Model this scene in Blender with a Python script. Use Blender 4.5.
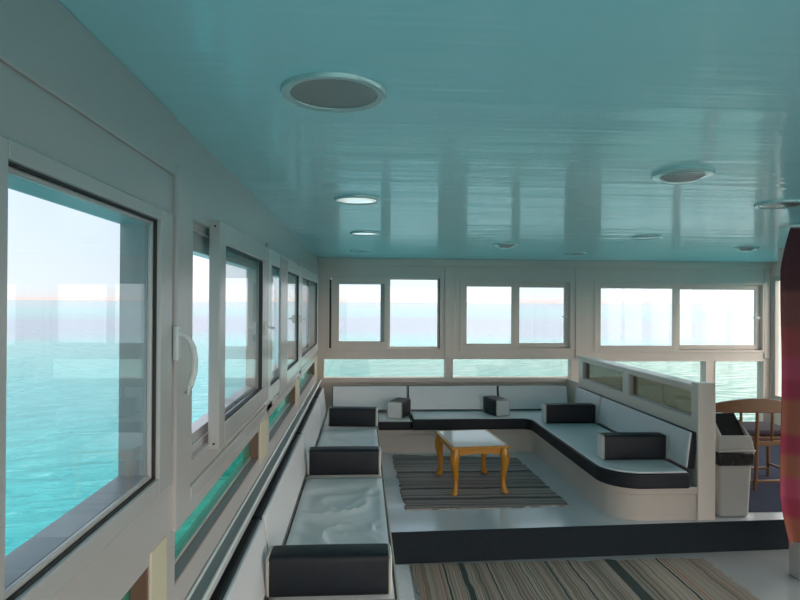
import bpy, bmesh, math, random
from mathutils import Vector, Matrix, noise
random.seed(7)
PI = math.pi
S = bpy.context.scene
for o in list(bpy.data.objects): bpy.data.objects.remove(o)
COL = S.collection

# ------------------------------------------------------------------ camera
F = 590.0
cam_d = bpy.data.cameras.new('camera'); cam = bpy.data.objects.new('camera', cam_d); COL.objects.link(cam)
cam_d.sensor_fit = 'HORIZONTAL'; cam_d.sensor_width = 36.0; cam_d.lens = F / 800 * 36
cam_d.clip_end = 20000; cam_d.clip_start = 0.02
YAW, ROLL, PITCH = math.atan(37 / F), 0.006, 2.0 / F
fw = Vector((math.sin(YAW) * math.cos(PITCH), math.cos(YAW) * math.cos(PITCH), math.sin(PITCH)))
r0 = Vector((math.cos(YAW), -math.sin(YAW), 0)); u0 = r0.cross(fw)
rr = r0 * math.cos(ROLL) + u0 * math.sin(ROLL); uu = rr.cross(fw)
M = Matrix((rr, uu, -fw)).transposed().to_4x4(); M.translation = (0, 0, 1.5)
cam.matrix_world = M
S.camera = cam
S.view_settings.view_transform = 'Standard'; S.view_settings.look = 'None'
S.view_settings.gamma = 1; S.view_settings.exposure = 0.0; S.view_settings.use_curve_mapping = False

# ------------------------------------------------------------------ sky
W = bpy.data.worlds.new('sky'); S.world = W; W.use_nodes = True
nt = W.node_tree; nt.nodes.clear()
def wn(t, **k):
    n = nt.nodes.new(t)
    for a, b in k.items(): setattr(n, a, b)
    return n
tc = wn('ShaderNodeTexCoord'); sep = wn('ShaderNodeSeparateXYZ'); nt.links.new(tc.outputs['Generated'], sep.inputs[0])
ramp = wn('ShaderNodeValToRGB'); cr = ramp.color_ramp
cr.elements[0].position = 0.0; cr.elements[0].color = (0.90, 0.72, 0.70, 1)
cr.elements[1].position = 1.0; cr.elements[1].color = (0.52, 0.64, 0.82, 1)
for p, c in ((0.007, (0.84, 0.80, 0.82)), (0.025, (0.80, 0.83, 0.91)), (0.2, (0.68, 0.76, 0.91)), (0.5, (0.60, 0.72, 0.88))):
    e = cr.elements.new(p); e.color = (*c, 1)
nt.links.new(sep.outputs['Z'], ramp.inputs[0])
# broad hazy glare ahead of the bow; unseen warm lobe added to brighten the room
def lobe(vec, lo, hi, amount):
    dp = wn('ShaderNodeVectorMath', operation='DOT_PRODUCT'); nt.links.new(tc.outputs['Generated'], dp.inputs[0]); dp.inputs[1].default_value = Vector(vec).normalized()
    mr = wn('ShaderNodeMapRange', interpolation_type='SMOOTHSTEP'); mr.inputs['From Min'].default_value = lo; mr.inputs['From Max'].default_value = hi
    mr.inputs['To Min'].default_value = 0.0; mr.inputs['To Max'].default_value = amount; nt.links.new(dp.outputs['Value'], mr.inputs['Value']); return mr.outputs[0]
SKY_BASE, SKY_BOW, SKY_FILL = 0.76, 0.62, 5.0
bow = lobe((0.1, 1, 0.05), -0.2, 0.95, SKY_BOW); fill = lobe((0.9, -0.45, 0.5), -0.05, 0.9, SKY_FILL)
add = wn('ShaderNodeMath', operation='ADD'); add.inputs[1].default_value = SKY_BASE; nt.links.new(bow, add.inputs[0])
sc1 = wn('ShaderNodeVectorMath', operation='SCALE'); nt.links.new(ramp.outputs[0], sc1.inputs[0]); nt.links.new(add.outputs[0], sc1.inputs['Scale'])
sc2 = wn('ShaderNodeVectorMath', operation='SCALE'); sc2.inputs[0].default_value = (1.0, 0.82, 0.70); nt.links.new(fill, sc2.inputs['Scale'])
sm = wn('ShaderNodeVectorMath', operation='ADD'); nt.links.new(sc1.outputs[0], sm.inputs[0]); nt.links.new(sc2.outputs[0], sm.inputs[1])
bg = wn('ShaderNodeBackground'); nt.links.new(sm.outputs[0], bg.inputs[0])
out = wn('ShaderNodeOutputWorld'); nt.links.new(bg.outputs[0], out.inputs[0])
S.cycles.max_bounces = 14; S.cycles.diffuse_bounces = 7; S.cycles.glossy_bounces = 5; S.cycles.transparent_max_bounces = 24
S.cycles.caustics_reflective = False; S.cycles.sample_clamp_indirect = 4.0

# ------------------------------------------------------------------ materials
def mat(name, col, rough=0.5, spec=0.5, metal=0.0, coat=0.0, coat_rough=0.05, var=0.0, var_scale=6.0, bump=0.0, bump_scale=20.0, stretch=(1, 1, 1), ior=1.5):
    m = bpy.data.materials.new(name); m.use_nodes = True
    t = m.node_tree; b = t.nodes['Principled BSDF']
    b.inputs['Base Color'].default_value = (*col, 1); b.inputs['Roughness'].default_value = rough
    b.inputs['Specular IOR Level'].default_value = spec; b.inputs['Metallic'].default_value = metal
    b.inputs['Coat Weight'].default_value = coat; b.inputs['Coat Roughness'].default_value = coat_rough
    b.inputs['IOR'].default_value = ior
    co = t.nodes.new('ShaderNodeTexCoord'); mp = t.nodes.new('ShaderNodeMapping'); mp.inputs['Scale'].default_value = stretch
    t.links.new(co.outputs['Object'], mp.inputs[0])
    n = t.nodes.new('ShaderNodeTexNoise'); n.inputs['Scale'].default_value = var_scale; n.inputs['Detail'].default_value = 5
    t.links.new(mp.outputs[0], n.inputs['Vector'])
    if var > 0:
        mx = t.nodes.new('ShaderNodeMix'); mx.data_type = 'RGBA'
        mx.inputs['A'].default_value = (*[c * (1 - var) for c in col], 1); mx.inputs['B'].default_value = (*[min(1, c * (1 + var)) for c in col], 1)
        t.links.new(n.outputs[0], mx.inputs['Factor']); t.links.new(mx.outputs['Result'], b.inputs['Base Color'])
    if bump > 0:
        n2 = t.nodes.new('ShaderNodeTexNoise'); n2.inputs['Scale'].default_value = bump_scale; n2.inputs['Detail'].default_value = 4
        t.links.new(mp.outputs[0], n2.inputs['Vector'])
        bp = t.nodes.new('ShaderNodeBump'); bp.inputs['Strength'].default_value = bump; bp.inputs['Distance'].default_value = 0.02
        t.links.new(n2.outputs[0], bp.inputs['Height']); t.links.new(bp.outputs[0], b.inputs['Normal'])
        if coat: t.links.new(bp.outputs[0], b.inputs['Coat Normal'])
    return m

def glass(name, tint, ior=1.45, gl=1.0):
    m = bpy.data.materials.new(name); m.use_nodes = True; t = m.node_tree; t.nodes.clear()
    tr = t.nodes.new('ShaderNodeBsdfTransparent'); tr.inputs[0].default_value = (*tint, 1)
    g = t.nodes.new('ShaderNodeBsdfGlossy'); g.inputs['Roughness'].default_value = 0.01; g.inputs[0].default_value = (gl, gl, gl, 1)
    lw = t.nodes.new('ShaderNodeLayerWeight'); lw.inputs[0].default_value = 0.5      # Schlick reflectance, the same from both faces of the pane
    pw = t.nodes.new('ShaderNodeMath'); pw.operation = 'POWER'; pw.inputs[1].default_value = 5.0; t.links.new(lw.outputs['Facing'], pw.inputs[0])
    f0 = ((ior - 1) / (ior + 1)) ** 2
    fr = t.nodes.new('ShaderNodeMath'); fr.operation = 'MULTIPLY_ADD'; fr.inputs[1].default_value = 0.75 * (1 - f0); fr.inputs[2].default_value = f0; t.links.new(pw.outputs[0], fr.inputs[0])
    mx = t.nodes.new('ShaderNodeMixShader'); o = t.nodes.new('ShaderNodeOutputMaterial')
    t.links.new(fr.outputs[0], mx.inputs[0]); t.links.new(tr.outputs[0], mx.inputs[1]); t.links.new(g.outputs[0], mx.inputs[2])
    t.links.new(mx.outputs[0], o.inputs[0])
    return m

WHITE = mat('white_gloss_paint', (0.56, 0.51, 0.49), 0.28, var=0.04, var_scale=3, bump=0.02, bump_scale=4)
FRAME = mat('white_window_profile', (0.55, 0.51, 0.49), 0.25, var=0.03)
PANEL = mat('cream_wall_panel', (0.76, 0.65, 0.59), 0.35, var=0.04, var_scale=3)
PARTW = mat('warm_white_partition_paint', (0.80, 0.72, 0.65), 0.3, var=0.03)
CREAM = mat('yellowed_cream_paint', (0.72, 0.64, 0.46), 0.4, var=0.06)
BROWN = mat('red_brown_wood_reveal', (0.20, 0.09, 0.06), 0.4, var=0.2, var_scale=12, stretch=(1, 1, 0.2))
PURPLE = mat('mauve_grey_sill', (0.42, 0.27, 0.29), 0.45, var=0.1)
REVEAL = mat('blue_grey_painted_reveal', (0.26, 0.30, 0.32), 0.4, var=0.08)
GASKET = mat('black_rubber_gasket', (0.02, 0.02, 0.02), 0.6)
RAIL = mat('polished_aluminium_rail', (0.92, 0.91, 0.89), 0.2, coat=0.8)
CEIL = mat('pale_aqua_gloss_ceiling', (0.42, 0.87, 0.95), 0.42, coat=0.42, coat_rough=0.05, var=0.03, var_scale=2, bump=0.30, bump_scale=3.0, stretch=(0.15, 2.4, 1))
FLOOR = mat('grey_glossy_deck_floor', (0.56, 0.60, 0.65), 0.3, coat=0.8, coat_rough=0.09, var=0.1, var_scale=3, bump=0.03, bump_scale=3)
FLOOR2 = mat('pale_grey_deck_floor', (0.40, 0.40, 0.41), 0.35, coat=0.3, coat_rough=0.15, var=0.1, var_scale=3)
MATW = mat('pale_blue_white_mat_cloth', (0.84, 0.86, 0.95), 0.8, var=0.15, var_scale=30, bump=0.4, bump_scale=60)
NAVY = mat('dark_navy_carpet', (0.020, 0.028, 0.036), 0.9, spec=0.2, var=0.3, var_scale=60, bump=0.3, bump_scale=200)
BLUEC = mat('dull_blue_carpet', (0.05, 0.06, 0.10), 0.95, spec=0.15, var=0.25, var_scale=40, bump=0.3, bump_scale=200)
VINYL = mat('pale_grey_vinyl', (0.78, 0.77, 0.79), 0.34, spec=0.5, var=0.05, var_scale=5, bump=0.08, bump_scale=7)
BLACK = mat('black_vinyl', (0.014, 0.017, 0.023), 0.5, spec=0.3, var=0.2, var_scale=8, bump=0.15, bump_scale=16)
PIPE = mat('cream_piping', (0.50, 0.48, 0.42), 0.5)
BASEW = mat('white_moulded_bench_paint', (0.60, 0.53, 0.48), 0.3, var=0.04, var_scale=3)
WOOD = mat('honey_varnished_wood', (0.50, 0.215, 0.018), 0.32, coat=0.2, var=0.25, var_scale=9, stretch=(4, 4, 0.6))
CHAIRW = mat('orange_brown_varnished_wood', (0.20, 0.095, 0.04), 0.38, coat=0.15, var=0.25, var_scale=9, stretch=(1, 4, 4))
TABLETOP = mat('white_glossy_table_top', (0.86, 0.80, 0.84), 0.10, ior=2.3, var=0.03)
BINW = mat('off_white_bin_plastic', (0.50, 0.49, 0.47), 0.4, var=0.05)
BAG = mat('black_bin_liner', (0.012, 0.012, 0.013), 0.3, bump=0.5, bump_scale=25)
DARKP = mat('dark_brown_plastic_flap', (0.008, 0.006, 0.006), 0.6, spec=0.2)
CHROME = mat('pale_metal_lamp_trim', (0.50, 0.68, 0.68), 0.2, metal=0.25)
LENS = mat('frosted_lamp_lens', (0.45, 0.50, 0.50), 0.15, coat=0.6, var=0.1)
LENSW = mat('white_opal_lamp_lens', (0.85, 0.86, 0.86), 0.10, coat=1.0, coat_rough=0.03)
for k_, v_ in (('Emission Color', (0.92, 1.0, 0.98, 1)), ('Emission Strength', 0.8)): LENSW.node_tree.nodes['Principled BSDF'].inputs[k_].default_value = v_
REFL = mat('dull_grey_lamp_reflector', (0.30, 0.36, 0.36), 0.25, metal=0.4)
SEATUP = mat('plum_grey_upholstery', (0.07, 0.05, 0.075), 0.85, var=0.2, var_scale=30)
HANDLE = mat('white_handle_enamel', (0.80, 0.80, 0.79), 0.2)
GLASS = glass('clear_window_glass', (0.95, 0.985, 0.985), 1.5)
GREEN = glass('green_tinted_glass', (0.38, 0.72, 0.60), 1.45)
GREENP = glass('pale_green_tinted_glass', (0.90, 0.90, 0.85), 1.45)
SMOKE = glass('smoked_partition_glass', (0.37, 0.34, 0.295), 1.45)

def ramp_mat(name, axis, freq, cols, rough=0.9, sharp=True, bump=0.4, seed=0.0, wob=0.02):
    """stripes running across one object axis, with uneven widths"""
    m = bpy.data.materials.new(name); m.use_nodes = True; t = m.node_tree; b = t.nodes['Principled BSDF']
    b.inputs['Roughness'].default_value = rough; b.inputs['Specular IOR Level'].default_value = 0.2
    co = t.nodes.new('ShaderNodeTexCoord')
    wn_ = t.nodes.new('ShaderNodeTexNoise'); wn_.inputs['Scale'].default_value = 5; t.links.new(co.outputs['Object'], wn_.inputs['Vector'])
    sp = t.nodes.new('ShaderNodeSeparateXYZ'); t.links.new(co.outputs['Object'], sp.inputs[0])
    ad = t.nodes.new('ShaderNodeMath'); ad.operation = 'MULTIPLY_ADD'; ad.inputs[1].default_value = wob
    t.links.new(wn_.outputs[0], ad.inputs[0]); t.links.new(sp.outputs[axis], ad.inputs[2])
    n = t.nodes.new('ShaderNodeTexNoise'); n.noise_dimensions = '1D'; n.inputs['Scale'].default_value = freq; n.inputs['Detail'].default_value = 2.5
    n.inputs['Roughness'].default_value = 0.7
    ad2 = t.nodes.new('ShaderNodeMath'); ad2.operation = 'ADD'; ad2.inputs[1].default_value = seed
    t.links.new(ad.outputs[0], ad2.inputs[0]); t.links.new(ad2.outputs[0], n.inputs['W'])
    r = t.nodes.new('ShaderNodeValToRGB'); c = r.color_ramp; c.interpolation = 'CONSTANT' if sharp else 'LINEAR'
    N = len(cols)
    for i, (p, cc) in enumerate(cols):
        e = c.elements[i] if i < 2 else c.elements.new(p)
        e.position = p; e.color = (*cc, 1)
    t.links.new(n.outputs[0], r.inputs[0]); t.links.new(r.outputs[0], b.inputs['Base Color'])
    n3 = t.nodes.new('ShaderNodeTexNoise'); n3.inputs['Scale'].default_value = 90; t.links.new(co.outputs['Object'], n3.inputs['Vector'])
    bp = t.nodes.new('ShaderNodeBump'); bp.inputs['Strength'].default_value = bump; bp.inputs['Distance'].default_value = 0.01
    t.links.new(n3.outputs[0], bp.inputs['Height']); t.links.new(bp.outputs[0], b.inputs['Normal'])
    return m
RUG1 = ramp_mat('grey_rag_rug_weave', 'Y', 8, [(0.0, (0.099, 0.090, 0.098)), (0.38, (0.330, 0.277, 0.262)), (0.44, (0.214, 0.180, 0.180)), (0.49, (0.412, 0.338, 0.315)), (0.53, (0.281, 0.232, 0.225)), (0.57, (0.091, 0.083, 0.090)), (0.60, (0.346, 0.285, 0.270)), (0.66, (0.165, 0.143, 0.143))], seed=3.1, wob=0.05)
RUG2 = ramp_mat('brown_striped_rag_rug_weave', 'X', 7, [(0.0, (0.064, 0.078, 0.074)), (0.36, (0.384, 0.318, 0.271)), (0.42, (0.056, 0.062, 0.062)), (0.445, (0.432, 0.357, 0.302)), (0.49, (0.272, 0.217, 0.178)), (0.52, (0.448, 0.372, 0.318)), (0.55, (0.384, 0.147, 0.124)), (0.565, (0.400, 0.333, 0.279)), (0.60, (0.080, 0.085, 0.078)), (0.625, (0.320, 0.264, 0.225)), (0.68, (0.160, 0.155, 0.124))], seed=11.3, wob=0.03)
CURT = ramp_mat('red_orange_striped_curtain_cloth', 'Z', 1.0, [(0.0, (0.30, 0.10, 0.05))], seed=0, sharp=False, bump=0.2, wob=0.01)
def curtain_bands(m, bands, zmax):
    """broad colour bands up the height of the cloth, soft where they meet"""
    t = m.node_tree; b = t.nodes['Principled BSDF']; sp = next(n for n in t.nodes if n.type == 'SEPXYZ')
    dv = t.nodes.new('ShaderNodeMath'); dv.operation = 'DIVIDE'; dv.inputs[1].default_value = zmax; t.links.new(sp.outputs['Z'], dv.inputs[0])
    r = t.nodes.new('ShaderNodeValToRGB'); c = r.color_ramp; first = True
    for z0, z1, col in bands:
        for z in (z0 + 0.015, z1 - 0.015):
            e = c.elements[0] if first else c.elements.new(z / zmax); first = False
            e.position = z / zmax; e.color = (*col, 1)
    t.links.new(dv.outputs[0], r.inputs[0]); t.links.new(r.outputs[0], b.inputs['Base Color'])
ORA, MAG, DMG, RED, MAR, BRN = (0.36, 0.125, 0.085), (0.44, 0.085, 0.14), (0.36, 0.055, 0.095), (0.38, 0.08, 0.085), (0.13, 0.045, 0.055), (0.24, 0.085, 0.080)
curtain_bands(CURT, [(0.0, 0.22, ORA), (0.22, 0.34, DMG), (0.34, 0.46, MAG), (0.46, 0.60, ORA), (0.60, 0.72, DMG), (0.72, 0.93, ORA), (0.93, 1.05, DMG), (1.05, 1.18, MAG), (1.18, 1.36, RED), (1.36, 1.58, BRN), (1.58, 1.97, MAR)], 1.97)  # bands get darker towards the top of the cloth

# sea: turquoise shallows, a belt of deeper mauve-blue water, pale water beyond
SEA = bpy.data.materials.new('turquoise_sea_water'); SEA.use_nodes = True
t = SEA.node_tree; b = t.nodes['Principled BSDF']
t.nodes.remove(b); dif = t.nodes.new('ShaderNodeBsdfDiffuse'); gls = t.nodes.new('ShaderNodeBsdfGlossy'); gls.inputs['Roughness'].default_value = 0.18
co = t.nodes.new('ShaderNodeTexCoord')
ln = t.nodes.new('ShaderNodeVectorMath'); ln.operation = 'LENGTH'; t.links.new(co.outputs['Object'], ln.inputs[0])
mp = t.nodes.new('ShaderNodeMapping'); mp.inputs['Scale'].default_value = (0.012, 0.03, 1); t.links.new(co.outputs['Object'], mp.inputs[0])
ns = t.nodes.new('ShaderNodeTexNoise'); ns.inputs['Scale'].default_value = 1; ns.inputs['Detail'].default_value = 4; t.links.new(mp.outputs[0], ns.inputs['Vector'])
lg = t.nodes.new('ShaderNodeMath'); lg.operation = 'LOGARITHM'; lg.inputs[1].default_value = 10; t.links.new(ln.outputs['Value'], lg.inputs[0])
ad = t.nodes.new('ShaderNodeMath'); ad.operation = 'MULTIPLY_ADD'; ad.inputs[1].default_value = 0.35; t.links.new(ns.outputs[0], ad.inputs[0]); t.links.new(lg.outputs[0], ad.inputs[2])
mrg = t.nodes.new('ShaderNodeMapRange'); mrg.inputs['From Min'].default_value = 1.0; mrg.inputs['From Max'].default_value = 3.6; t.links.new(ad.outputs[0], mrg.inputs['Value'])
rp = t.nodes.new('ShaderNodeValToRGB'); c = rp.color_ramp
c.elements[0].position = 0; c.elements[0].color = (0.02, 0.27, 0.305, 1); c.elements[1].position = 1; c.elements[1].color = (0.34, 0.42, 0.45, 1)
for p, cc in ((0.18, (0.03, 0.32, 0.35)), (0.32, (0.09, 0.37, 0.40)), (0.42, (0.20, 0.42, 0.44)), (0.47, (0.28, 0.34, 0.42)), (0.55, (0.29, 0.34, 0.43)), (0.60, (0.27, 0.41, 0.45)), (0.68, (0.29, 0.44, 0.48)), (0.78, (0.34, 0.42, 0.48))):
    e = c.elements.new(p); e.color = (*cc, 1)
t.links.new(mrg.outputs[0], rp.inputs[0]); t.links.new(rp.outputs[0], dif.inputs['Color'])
mp2 = t.nodes.new('ShaderNodeMapping'); mp2.inputs['Scale'].default_value = (0.35, 0.9, 1); mp2.inputs['Rotation'].default_value = (0, 0, 0.9); t.links.new(co.outputs['Object'], mp2.inputs[0])
n2 = t.nodes.new('ShaderNodeTexNoise'); n2.inputs['Scale'].default_value = 1.3; n2.inputs['Detail'].default_value = 6; t.links.new(mp2.outputs[0], n2.inputs['Vector'])
bp = t.nodes.new('ShaderNodeBump'); bp.inputs['Strength'].default_value = 1.0; bp.inputs['Distance'].default_value = 0.7
t.links.new(n2.outputs[0], bp.inputs['Height']); t.links.new(bp.outputs[0], dif.inputs['Normal']); t.links.new(bp.outputs[0], gls.inputs['Normal'])
lw = t.nodes.new('ShaderNodeLayerWeight'); lw.inputs[0].default_value = 0.5
pw = t.nodes.new('ShaderNodeMath'); pw.operation = 'POWER'; pw.inputs[1].default_value = 5.0; t.links.new(lw.outputs['Facing'], pw.inputs[0])
mi = t.nodes.new('ShaderNodeMath'); mi.operation = 'MINIMUM'; mi.inputs[1].default_value = 0.42; t.links.new(pw.outputs[0], mi.inputs[0])
mxs = t.nodes.new('ShaderNodeMixShader'); t.links.new(mi.outputs[0], mxs.inputs[0]); t.links.new(dif.outputs[0], mxs.inputs[1]); t.links.new(gls.outputs[0], mxs.inputs[2])
t.links.new(mxs.outputs[0], t.nodes['Material Output'].inputs['Surface'])

# ------------------------------------------------------------------ helpers
def link(name, bm, m, parent=None, smooth=False, bevel=0.0, seg=2, loc=None, rot=None):
    bmesh.ops.recalc_face_normals(bm, faces=bm.faces)
    if bevel > 0:
        ed = [e for e in bm.edges if len(e.link_faces) == 2 and e.calc_face_angle(0) > 0.6]
        nf = bmesh.ops.bevel(bm, geom=ed, offset=bevel, segments=seg, affect='EDGES', profile=0.5)['faces']
        for f_ in nf: f_.smooth = True      # only the rounded edges are smooth-shaded; the flats stay flat
    me = bpy.data.meshes.new(name); bm.to_mesh(me); bm.free()
    for mm in (m if isinstance(m, (list, tuple)) else [m]): me.materials.append(mm)
    if smooth:
        for p in me.polygons: p.use_smooth = True
        try: me.set_sharp_from_angle(angle=0.7)
        except Exception: pass
    o = bpy.data.objects.new(name, me); COL.objects.link(o)
    if parent is not None: o.parent = parent
    if loc is not None: o.location = loc
    if rot is not None: o.rotation_euler = rot
    return o
def box(bm, x0, x1, y0, y1, z0, z1, mi=0, rot=None):
    vs = [bm.verts.new((x, y, z)) for x in (x0, x1) for y in (y0, y1) for z in (z0, z1)]
    fs = []
    for q in ((0, 1, 3, 2), (4, 6, 7, 5), (0, 4, 5, 1), (2, 3, 7, 6), (0, 2, 6, 4), (1, 5, 7, 3)):
        f = bm.faces.new([vs[i] for i in q]); f.material_index = mi; fs.append(f)
    if rot is not None: bmesh.ops.transform(bm, matrix=rot, verts=vs)
    return vs
def prism(bm, pts, z0, z1, mi=0):
    a = [bm.verts.new((x, y, z0)) for x, y in pts]; b_ = [bm.verts.new((x, y, z1)) for x, y in pts]
    n = len(pts)
    bm.faces.new(a[::-1]).material_index = mi; bm.faces.new(b_).material_index = mi
    for i in range(n): bm.faces.new((a[i], a[(i + 1) % n], b_[(i + 1) % n], b_[i])).material_index = mi
    return a + b_
def tube(bm, path, radii, seg=10, cap=True, flatz=None):
    rings = []; n = len(path); path = [Vector(p) for p in path]
    for i, p in enumerate(path):
        d = (path[min(i + 1, n - 1)] - path[max(i - 1, 0)]).normalized()
        ref = Vector((0, 0, 1)) if abs(d.z) < 0.9 else Vector((0, 1, 0))
        a = d.cross(ref).normalized(); b_ = a.cross(d).normalized()
        r = radii[i] if isinstance(radii, (list, tuple)) else radii
        ra, rb = (r, r) if not isinstance(r, (list, tuple)) else r
        rings.append([bm.verts.new(p + a * (ra * math.cos(2 * PI * k / seg)) + b_ * (rb * math.sin(2 * PI * k / seg))) for k in range(seg)])
    for i in range(n - 1):
        for k in range(seg):
            bm.faces.new((rings[i][k], rings[i][(k + 1) % seg], rings[i + 1][(k + 1) % seg], rings[i + 1][k]))
    for r_ in (rings[0], rings[-1]):
        if flatz is not None:
            for v in r_:
                if v.co.z < flatz: v.co.z = flatz
    if cap: bm.faces.new(rings[0][::-1]); bm.faces.new(rings[-1])
def lathe(bm, prof, seg=40, closed=False):
    rings = [[bm.verts.new((r * math.cos(2 * PI * k / seg), r * math.sin(2 * PI * k / seg), z)) for k in range(seg)] for r, z in prof]
    n = len(prof)
    for i in range(n if closed else n - 1):
        j = (i + 1) % n
        for k in range(seg):
            bm.faces.new((rings[i][k], rings[i][(k + 1) % seg], rings[j][(k + 1) % seg], rings[j][k]))
    if not closed: bm.faces.new(rings[0][::-1]); bm.faces.new(rings[-1])
def thing(name, label, cat, loc=(0, 0, 0), rz=0.0, group=None):
    o = bpy.data.objects.new(name, None); o.empty_display_size = 0.1; COL.objects.link(o)
    o.location = loc; o.rotation_euler = (0, 0, rz); tag(o, label, cat, group); return o
def tag(o, label, cat, group=None):
    o['label'] = label; o['category'] = cat
    if group: o['group'] = group
    return o
def struct_empty(name, label=None):
    o = bpy.data.objects.new(name, None); o.empty_display_size = 0.1; COL.objects.link(o); o['kind'] = 'structure'
    o['label'] = label; o['category'] = name.rsplit('_', 1)[0]
    return o
def struct(name, bm, m, label, cat, **k):
    o = link(name, bm, m, **k); o['kind'] = 'structure'; o['label'] = label; o['category'] = cat; return o
def wall_grid(us, zs, holes, place, t0, t1):
    """a wall with openings; (u,z) in the wall, thickness t0..t1; place(u,t,z) -> xyz"""
    us = sorted(set(us + [h[0] for h in holes] + [h[1] for h in holes])); zs = sorted(set(zs + [h[2] for h in holes] + [h[3] for h in holes]))
    bm = bmesh.new(); V = {}
    def v(i, k, s):
        if (i, k, s) not in V: V[(i, k, s)] = bm.verts.new(place(us[i], (t0, t1)[s], zs[k]))
        return V[(i, k, s)]
    def solid(i, k):
        if not (0 <= i < len(us) - 1 and 0 <= k < len(zs) - 1): return False
        uc, zc = (us[i] + us[i + 1]) / 2, (zs[k] + zs[k + 1]) / 2
        return not any(a < uc < b_ and c_ < zc < d for a, b_, c_, d in holes)
    for i in range(len(us) - 1):
        for k in range(len(zs) - 1):
            if not solid(i, k): continue
            for s in (0, 1): bm.faces.new((v(i, k, s), v(i + 1, k, s), v(i + 1, k + 1, s), v(i, k + 1, s)))
            if not solid(i - 1, k): bm.faces.new((v(i, k, 0), v(i, k + 1, 0), v(i, k + 1, 1), v(i, k, 1)))
            if not solid(i + 1, k): bm.faces.new((v(i + 1, k, 0), v(i + 1, k + 1, 0), v(i + 1, k + 1, 1), v(i + 1, k, 1)))
            if not solid(i, k - 1): bm.faces.new((v(i, k, 0), v(i + 1, k, 0), v(i + 1, k, 1), v(i, k, 1)))
            if not solid(i, k + 1): bm.faces.new((v(i, k + 1, 0), v(i + 1, k + 1, 0), v(i + 1, k + 1, 1), v(i, k + 1, 1)))
    return bm
PL = lambda u, t_, z: (t_, u, z)      # walls running along Y
PB = lambda u, t_, z: (u, t_, z)      # walls running along X
def ring(bm, P, u0, u1, z0, z1, w, t0, t1, wb=None, mi=0):
    """rectangular frame: outer rect u0..z1, bar width w, thickness t0..t1"""
    wb = wb or w
    def bx(a, b_, c_, d):
        p, q = P(a, t0, c_), P(b_, t1, d)
        box(bm, *sorted((p[0], q[0])), *sorted((p[1], q[1])), *sorted((p[2], q[2])), mi)
    bx(u0, u0 + w, z0, z1); bx(u1 - w, u1, z0, z1); bx(u0 + w, u1 - w, z0, z0 + wb); bx(u0 + w, u1 - w, z1 - wb, z1)
def pbox(bm, P, u0, u1, z0, z1, t0, t1, mi=0):
    p, q = P(u0, t0, z0), P(u1, t1, z1)
    box(bm, *sorted((p[0], q[0])), *sorted((p[1], q[1])), *sorted((p[2], q[2])), mi)

XL, YB, XR, ZC, YR, ZN = -0.50, 6.60, 4.74, 1.985, -2.4, -0.20

# ------------------------------------------------------------------ sea, floors, ceiling, walls
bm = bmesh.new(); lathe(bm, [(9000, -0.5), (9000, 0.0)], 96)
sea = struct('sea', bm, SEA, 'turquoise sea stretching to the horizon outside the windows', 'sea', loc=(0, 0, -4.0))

bm = bmesh.new(); prism(bm, [(XL, YR), (XR, YR), (XR, 4.0), (XL, 3.82)], ZN - 0.1, ZN)
struct('floor', bm, FLOOR2, 'pale grey lower deck floor before the step', 'floor')
edge = lambda x: 3.83 + (x - 0.14) * 0.037
bm = bmesh.new(); prism(bm, [(XL, edge(XL)), (XR, edge(XR)), (XR, YB + .12), (XL, YB + .12)], ZN - 0.1, 0.0)
struct('floor_platform', bm, FLOOR, 'grey glossy raised floor of the seating platform', 'floor')
bm = bmesh.new(); prism(bm, [(0.0, edge(0) - 0.012), (XR, edge(XR) - 0.012), (XR, edge(XR) + 0.004), (0.0, edge(0) + 0.004)], ZN, 0.004)
struct('trim_1', bm, NAVY, 'dark navy carpeted riser of the step up to the seating platform', 'step riser', bevel=0.004)

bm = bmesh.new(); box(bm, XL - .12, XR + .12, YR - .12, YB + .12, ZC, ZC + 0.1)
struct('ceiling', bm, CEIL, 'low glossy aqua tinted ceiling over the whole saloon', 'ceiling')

# openings: (y0, y1, z0, z1)
LU = [(-1.9, 0.55, 1.07, 1.69), (0.845, 1.452, 1.073, 1.690), (1.77, 2.96, 1.03, 1.74), (3.28, 4.51, 1.03, 1.74), (4.78, 6.26, 1.03, 1.74)]
LL = [(-1.9, -0.1, 0.735, 0.875), (0.1, 1.43, 0.735, 0.875), (1.62, 2.90, 0.735, 0.875), (3.22, 4.45, 0.735, 0.875), (4.75, 6.20, 0.735, 0.875)]
struct('wall_left', wall_grid([YR, YB + .12], [ZN, ZC], LU + LL, PL, XL - 0.075, XL), WHITE, 'white painted long wall with the row of sliding windows', 'wall')
BU = [(-0.36, 0.865, 0.975, 1.775), (1.11, 2.37, 0.985, 1.735), (2.66, 4.655, 0.965, 1.735)]
BL = [(-0.43, 0.926, 0.65, 0.862), (1.015, 2.374, 0.65, 0.862), (2.52, 3.965, 0.06, 0.835), (4.08, 4.66, 0.06, 0.835)]
struct('wall_back', wall_grid([XL, XR], [ZN, ZC], BU + BL, PB, YB, YB + 0.11), PANEL, 'cream panelled end wall with three sliding windows', 'wall')
RU = [(-2.2, -0.2, 0.4, 1.85), (0.0, 1.7, 0.4, 1.85), (1.85, 3.5, 0.4, 1.85), (3.65, 5.1, 0.4, 1.85), (5.25, 6.57, 0.4, 1.82)]
struct('wall_right', wall_grid([YR, YB + .12], [ZN, ZC], RU, PL, XR, XR + 0.11), PANEL, 'cream side wall beyond the curtain with tall windows', 'wall')
RB = [(-0.42, 4.6, ZN + .02, 1.9)]  # unseen rear opening, widened to brighten the room
struct('wall_rear', wall_grid([XL, XR], [ZN, ZC], RB, PB, YR - 0.11, YR), PANEL, 'cream wall behind the viewer with an opening widened to let in light', 'wall')

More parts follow.
